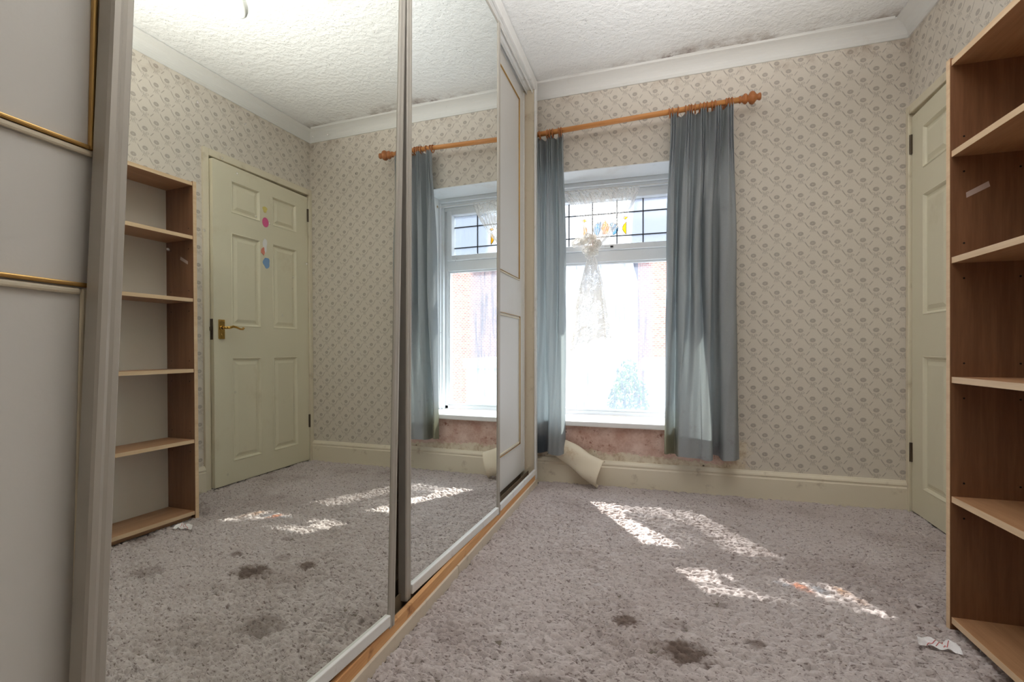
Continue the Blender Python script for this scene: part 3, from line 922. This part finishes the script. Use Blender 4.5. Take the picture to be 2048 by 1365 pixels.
obj('kick_board', bx(BX + 0.03, BX + 0.042, BY0 + 0.018, BY1 - 0.018, 0.0, 0.024), M['beech_y'], bk)
bm = bmesh.new()
for zc in (1.437, 1.117, 0.757, 0.397):
    for dz in (-0.055, 0.05):
        for xx in (BX + 0.035, BXB - 0.04):
            tube(bm, [(xx, BY1 - 0.0182, zc + dz), (xx, BY1 - 0.0188, zc + dz)], 0.0028, 8)
o = obj('peg_holes', bm, M['hole'], bk); o['kind'] = 'stuff'
bm = bmesh.new()
v = [bm.verts.new(p) for p in ((BX + 0.040, BY1 - 0.0186, 1.318), (BX + 0.041, BY1 - 0.0186, 1.302), (BX + 0.098, BY1 - 0.0186, 1.331), (BX + 0.094, BY1 - 0.0186, 1.347))]
bm.faces.new(v)
r_ = bmesh.ops.extrude_face_region(bm, geom=bm.faces[:])
for q in r_['geom']:
    if isinstance(q, bmesh.types.BMVert): q.co.y += 0.0005
o = obj('tape_strip', bm, M['tape'], bk)
o['label'] = 'strip of old clear tape stuck inside the side panel'

# ================================================================== CURTAIN POLE AND CURTAINS
PY = D - 0.092
def pole_z(x): return 2.244 + 0.038 * (x - 1)
cp = empty('curtain_pole', (0.5, PY, pole_z(0.5)))
tag(cp, 'orange pine curtain pole with a turned finial above the window', 'curtain pole')
obj('rod', tube(bmesh.new(), [(-0.22, PY, pole_z(-0.22)), (1.195, PY, pole_z(1.195))], 0.0155, 20), M['pole'], cp, smooth=True)
def finial(x0, s):
    prof = [(0, 0.0155), (0.004, 0.020), (0.010, 0.020), (0.013, 0.015), (0.020, 0.018), (0.028, 0.027), (0.036, 0.029), (0.043, 0.024),
            (0.047, 0.017), (0.050, 0.018), (0.058, 0.031), (0.068, 0.036), (0.078, 0.033), (0.087, 0.022), (0.093, 0.015),
            (0.099, 0.017), (0.105, 0.020), (0.111, 0.020), (0.114, 0.015)]
    return tube(bmesh.new(), [(x0 + s * a, PY, pole_z(x0 + s * a)) for a, _ in prof], [r for _, r in prof], 20)
obj('finial', finial(1.168, 1), M['pole_d'], cp, smooth=True)
for xb in (1.105,):
    bm = bmesh.new()
    tube(bm, [(xb, PY, pole_z(xb)), (xb, D - 0.012, pole_z(xb))], [0.012, 0.014], 12)
    tube(bm, [(xb, D - 0.014, pole_z(xb)), (xb, D, pole_z(xb))], 0.030, 16)
    torus(bm, (xb, PY, pole_z(xb)), (1, 0, 0), 0.0165, 0.006)
    obj('bracket', bm, M['pole_d'], cp, smooth=False)

def catmull(pts, n):
    pts = np.array(pts, float)
    P = np.vstack([2 * pts[0] - pts[1], pts, 2 * pts[-1] - pts[-2]])
    seg = np.linalg.norm(np.diff(pts, axis=0), axis=1); L = np.concatenate([[0], np.cumsum(seg)]); L /= L[-1]
    out = []
    for t in np.linspace(0, 1, n):
        i = min(max(np.searchsorted(L, t, 'right') - 1, 0), len(pts) - 2)
        u = (t - L[i]) / max(L[i + 1] - L[i], 1e-9)
        a, b, c, d = P[i], P[i + 1], P[i + 2], P[i + 3]
        out.append(0.5 * (2 * b + (c - a) * u + (2 * a - 5 * b + 4 * c - d) * u * u + (3 * b - a - 3 * c + d) * u ** 3))
    return np.array(out)

def curtain(name, top, mid, bot, ztop, zmid, zbot, ring_x, mat, label, deep=False):
    n = 220
    nz = 90
    dp = lambda L: [(x, Y0 + (y - Y0) * (1.35 if y < Y0 else 1.1)) for x, y in L]
    if deep: mid, bot = dp(mid), dp(bot)
    A, Bm, C = catmull(top, n), catmull(mid, n), catmull(bot, n)
    P = np.zeros((n, nz, 3))
    s = np.linspace(0, 1, n)
    for j in range(nz):
        t = j / (nz - 1)
        if callable(ztop): zt = np.array([ztop(x) for x in A[:, 0]])
        else: zt = ztop
        z = zt * (1 - t) + zbot * t
        zt_m = (np.mean(zt) - zmid) / (np.mean(zt) - zbot)
        head = 0.045
        if t < head: xy = A + (Bm - A) * 0.03 * (t / head)
        elif t < zt_m:
            u = (t - head) / (zt_m - head); u = 0.03 + 0.97 * (u * u * (3 - 2 * u)) ** 0.62
            xy = A * (1 - u) + Bm * u
        else:
            u = (t - zt_m) / (1 - zt_m); u = u * u * (3 - 2 * u)
            xy = Bm * (1 - u) + C * u
        P[:, j, 0] = xy[:, 0]; P[:, j, 1] = xy[:, 1]
        P[:, j, 2] = z
        # soft creases
        P[:, j, 1] += 0.003 * np.sin(s * 37 + 3 * t) * min(1, t * 6) + 0.0022 * np.sin(s * 90 + 9 * t * t) * min(1, t * 5)
        P[:, j, 0] += 0.0015 * np.sin(17 * t + s * 9)
        P[:, j, 2] += (0.006 * np.sin(s * 21) * t ** 4)
    o = mobj(name, sheet(P, name=name), mat)
    tag(o, label, 'curtain', 'blue grey pleated curtains at the window')
    # stitched hem band as its own strip
    jz = nz - 6
    H = P[:, jz:, :].copy()
    H[:, :, 1] -= 0.0035
    mobj('hem', sheet(H, name='hem'), mat, o)
    for x in ring_x:
        bm = bmesh.new()
        torus(bm, (x, PY, pole_z(x) - 0.006), (1, 0.12 * math.sin(x * 91), 0.10 * math.sin(x * 57)), 0.0235, 0.0042, 20, 8)
        torus(bm, (x, PY, pole_z(x) - 0.034), (0, 1, 0), 0.0045, 0.0012, 10, 6)
        obj('curtain_ring', bm, M['pole_d'], o, smooth=True)
    return o

def pleats(xs, y0, d=0.022, w=0.012):
    """triple pinch pleats at the given x, slack cloth between them"""
    pts = []
    for i, x in enumerate(xs):
        for q in (-1, 0, 1):
            pts += [(x + q * w - w * 0.45, y0 + 0.004), (x + q * w, y0 - d)]
        pts.append((x + 1.5 * w, y0 + 0.004))
        if i < len(xs) - 1:
            pts.append(((x + xs[i + 1]) / 2, y0 + 0.052))
    return pts
Y0 = D - 0.098
# right curtain
topR = pleats((0.822, 0.905, 0.985, 1.060, 1.125), Y0)
midR = [(0.780, Y0 + .030), (0.788, Y0 - .012), (0.815, Y0 - .030), (0.835, Y0 + .028), (0.850, Y0 - .020), (0.885, Y0 - .036), (0.918, Y0 + .010), (0.932, Y0 - .036),
        (0.962, Y0 - .020), (0.975, Y0 + .030), (0.992, Y0 - .028), (1.020, Y0 - .036), (1.035, Y0 + .030), (1.060, Y0 + .020), (1.068, Y0 - .036), (1.110, Y0 - .045), (1.150, Y0 - .025), (1.158, Y0 + .02)]
botR = [(0.772, Y0 + .030), (0.778, Y0 - .016), (0.800, Y0 + .008), (0.832, Y0 + .052), (0.840, Y0 - .012), (0.850, Y0 - .038), (0.905, Y0 - .052), (0.960, Y0 - .040),
        (0.972, Y0 - .048), (1.015, Y0 - .050), (1.030, Y0 - .020), (1.026, Y0 + .040), (1.045, Y0 + .055), (1.070, Y0 + .045), (1.076, Y0 - .015), (1.090, Y0 - .045), (1.140, Y0 - .050), (1.165, Y0 - .020)]
curtain('curtain', topR, midR, botR, lambda x: pole_z(x) - 0.020, 1.30, 0.232, (0.800, 0.818, 0.845, 0.890, 0.908, 0.920, 0.940, 0.965, 0.985, 1.005, 1.030, 1.045, 1.118, 1.135), M['curtain_r'],
        'blue grey curtain right of the window, nearest the door', True)
topL = pleats((-0.160, -0.075, 0.010, 0.080, 0.150), Y0 + 0.022)
YL = Y0 + 0.03
midL = [(-0.20, YL), (-0.18, YL - .02), (-0.14, YL + .02), (-0.10, YL - .02), (-0.06, YL + .02), (-0.02, YL - .018), (0.015, YL - .024), (0.045, YL + .024), (0.062, YL - .022), (0.105, YL - .026), (0.125, YL + .016), (0.145, YL - .018), (0.172, YL - .010), (0.180, YL + .03)]
botL = [(-0.20, YL), (-0.18, YL - .02), (-0.14, YL + .02), (-0.10, YL - .02), (-0.06, YL + .02), (-0.03, YL - .006), (0.010, YL + .010), (0.045, YL + .030), (0.068, YL + .020), (0.076, YL - .022), (0.100, YL - .034), (0.140, YL - .040), (0.168, YL - .020), (0.176, YL + .03)]
curtain('curtain', topL, midL, botL, lambda x: pole_z(x) - 0.020, 1.30, 0.192, (0.022, 0.070, 0.085, 0.105, 0.145, 0.158), M['curtain_l'],
        'blue grey curtain beside the wardrobe, blackened by damp at its foot')

# ================================================================== KNOTTED NET CURTAIN
NY = GY - 0.115
net_root = empty('net_curtain', (0.31, NY, 1.9))
tag(net_root, 'white lace net curtain tied in a knot in front of the panes', 'net curtain')
def fan():
    n, m = 150, 60
    P = np.zeros((n, m, 3)); uv = np.zeros((n, m, 2))
    s = np.linspace(0, 1, n)
    for j in range(m):
        t = j / (m - 1)
        g = t ** 0.80
        xl = 0.02 + (0.292 - 0.02) * g ** 0.55; xr = 0.625 + (0.335 - 0.625) * (0.30 * t + 0.70 * t ** 1.7)
        x = xl * (1 - s) + xr * s
        amp = 0.010 * (1 - 0.25 * t) + 0.010 * math.sin(math.pi * t)
        P[:, j, 0] = x
        P[:, j, 1] = NY + amp * np.sin(s * 2 * math.pi * 17 + 1.2 * np.sin(3 * t)) + 0.006 * np.sin(s * 31 + 4 * t)
        P[:, j, 2] = 1.918 + (1.500 - 1.918) * t - 0.055 * np.sin(math.pi * s) * t * (1 - t) * 2 - 0.02 * (s - .5) * (1 - t)
        uv[:, j, 0] = s * 1.1; uv[:, j, 1] = t * 0.45
    return sheet(P, uv, 'net_fan')
fan_o = mobj('gathered_net', fan(), M['net'], net_root)
def tail():
    n, m = 120, 70
    P = np.zeros((n, m, 3)); uv = np.zeros((n, m, 2))
    a = np.linspace(0, 2 * math.pi, n)
    for j in range(m):
        t = j / (m - 1)
        w = 0.026 + (0.128 - 0.026) * (t ** 0.75)
        cx = 0.312 - 0.02 * t
        fold = 1 + 0.16 * np.sin(a * 9 + 1.5 * t) * min(1, 3 * t)
        P[:, j, 0] = cx + w * np.cos(a) * fold
        P[:, j, 1] = NY + 0.05 * np.sin(a) * fold * (0.45 + 0.4 * t)
        zb = 0.865 + 0.05 * np.cos(a + 0.4) + 0.018 * np.abs(np.sin(a * 6))
        P[:, j, 2] = 1.462 * (1 - t) + zb * t
        uv[:, j, 0] = a / (2 * math.pi) * 0.9; uv[:, j, 1] = t * 0.6
    return P, uv
P_, UV_ = tail()
mobj('hanging_tail', sheet(P_[:, :58], UV_[:, :58], 'net_tail'), M['net_tail'], net_root)
hm = P_[:, 56:].copy(); cxm = hm[:, :, 0].mean(); hm[:, :, 0] = cxm + (hm[:, :, 0] - cxm) * 1.02
mobj('lace_hem', sheet(hm, UV_[:, 56:], 'net_hem'), M['net_hem'], net_root)
# the knot: two wrapped loops, a band and a loose lobe
bm = bmesh.new()
def loop(cx, cz, rx, rz, r, tw, y=NY - 0.012, n=26):
    pts = [(cx + rx * math.cos(2 * math.pi * i / n), y + 0.02 * math.sin(2 * math.pi * i / n * 2 + tw), cz + rz * math.sin(2 * math.pi * i / n + tw * 0.2)) for i in range(n + 1)]
    tube(bm, pts, [r * (0.85 + 0.25 * math.sin(i * 1.3)) for i in range(n + 1)], 12)
loop(0.305, 1.545, 0.042, 0.036, 0.030, 0.4)
loop(0.312, 1.490, 0.026, 0.016, 0.022, 1.6, NY - 0.015)
loop(0.285, 1.590, 0.040, 0.014, 0.020, 2.2, NY - 0.004)
loop(0.222, 1.566, 0.040, 0.017, 0.014, 0.9, NY - 0.008)
kn = obj('knot', bm, M['net_hem'], net_root, smooth=True)
uvl = kn.data.uv_layers.new(name='UVMap')
for lp_ in kn.data.loops:
    c = kn.data.vertices[lp_.vertex_index].co
    uvl.data[lp_.index].uv = (c.x * 2 + c.y, c.z * 2)
obj('net_wire', tube(bmesh.new(), [(WX0 + 0.005, NY, 1.924), (WX1 - 0.005, NY, 1.914)], 0.0025, 8), M['string'], net_root)
for x in (WX0 + 0.006, WX1 - 0.014):
    bm = bmesh.new()
    torus(bm, (x + 0.004, NY, 1.922), (1, 0, 0), 0.006, 0.0018, 12, 6)
    obj('wire_hook', bm, M['brass'], net_root)

# ================================================================== CURLED WALLPAPER STRIP
def curl():
    n, m = 30, 40
    A = Vector((0.100, D - 0.026, 0.250)); B = Vector((0.400, D - 0.105, 0.085))
    ax = (B - A).normalized()
    side = ax.cross(Vector((0, -1, 0))).normalized()     # across the strip, in the wall plane
    outv = side.cross(ax).normalized()
    if outv.y > 0: outv = -outv
    P = np.zeros((m, n, 3))
    for i in range(m):
        t = i / (m - 1)
        c = A.lerp(B, t)
        r = 0.058 + 0.022 * t
        for j in range(n):
            a = R(-118 + 236 * j / (n - 1))
            v = c + side * (r * math.sin(a)) + outv * (r * (0.36 + 0.26 * t) * math.cos(a)) + ax * (0.02 * math.sin(a) * t)
            v = v + outv * 0.004 * math.sin(7 * t + 3 * a) + side * 0.004 * math.sin(11 * t)
            P[i, j] = v
    return sheet(P, name='wallpaper_strip')
o = mobj('wallpaper_strip', curl(), M['plast'])
sm = o.modifiers.new('thick', 'SOLIDIFY'); sm.thickness = 0.002
tag(o, 'curled strip of cream wallpaper peeled off below the window sill', 'wallpaper strip')

# ================================================================== PAPER SCRAP
def scrap():
    n, m = 26, 9
    P = np.zeros((n, m, 3))
    for i in range(n):
        t = i / (n - 1)
        for j in range(m):
            u = j / (m - 1) - 0.5
            w = 0.012 + 0.020 * t
            x = -0.046 + 0.092 * t
            y = 0.012 * (1 - t) + w * u + 0.004 * math.sin(9 * t)
            z = 0.009 + 0.008 * abs(math.sin(4.2 * t + 1.4 * u)) + 0.004 * math.sin(15 * t + 5 * u) + 0.012 * u
            P[i, j] = (1.487 + x, 1.631 + y, max(z, 0.004))
    return P
SPt = scrap()
pp = mobj('paper_scrap', sheet(SPt, name='paper_scrap'), M['paper'])
tag(pp, 'crumpled white paper wrapper scrap on the carpet by the bookcase', 'paper')
for p in pp.data.polygons: p.use_smooth = False
for (i0, dj) in ((5, 0), (10, 2), (14, 1)):
    line = [Vector(SPt[min(i0 + q, 25), min(dj + q, 8)]) + Vector((0, 0, 0.0012)) for q in range(7)]
    obj('red_print', tube(bmesh.new(), line, 0.0009, 5), M['red'], pp)

# ================================================================== PENDANT LAMP
pl = empty('pendant_bulb', (0.858, 1.44, ceil_z(0.858)))
tag(pl, 'bare white bulb hanging from the ceiling on a short flex', 'lamp')
zc = ceil_z(0.858)
bm = tube(bmesh.new(), [(0.858, 1.44, zc), (0.858, 1.44, zc - 0.012), (0.858, 1.44, zc - 0.030)], [0.045, 0.042, 0.012], 20)
obj('ceiling_rose', bm, M['flex'], pl, smooth=True)
obj('flex', tube(bmesh.new(), [(0.858, 1.44, zc - 0.028), (0.858, 1.44, 2.345)], 0.003, 8), M['flex'], pl)
obj('lamp_holder', tube(bmesh.new(), [(0.858, 1.44, 2.36), (0.858, 1.44, 2.345), (0.858, 1.44, 2.278)], [0.008, 0.018, 0.019], 16), M['flex'], pl, smooth=True)
pr = [(z - 0.022, r) for z, r in ((2.302, 0.014), (2.285, 0.016), (2.265, 0.024), (2.245, 0.030), (2.228, 0.030), (2.212, 0.025), (2.202, 0.015), (2.198, 0.004))]
obj('bulb', tube(bmesh.new(), [(0.858, 1.44, z) for z, _ in pr], [r for _, r in pr], 20), M['bulb'], pl, smooth=True)
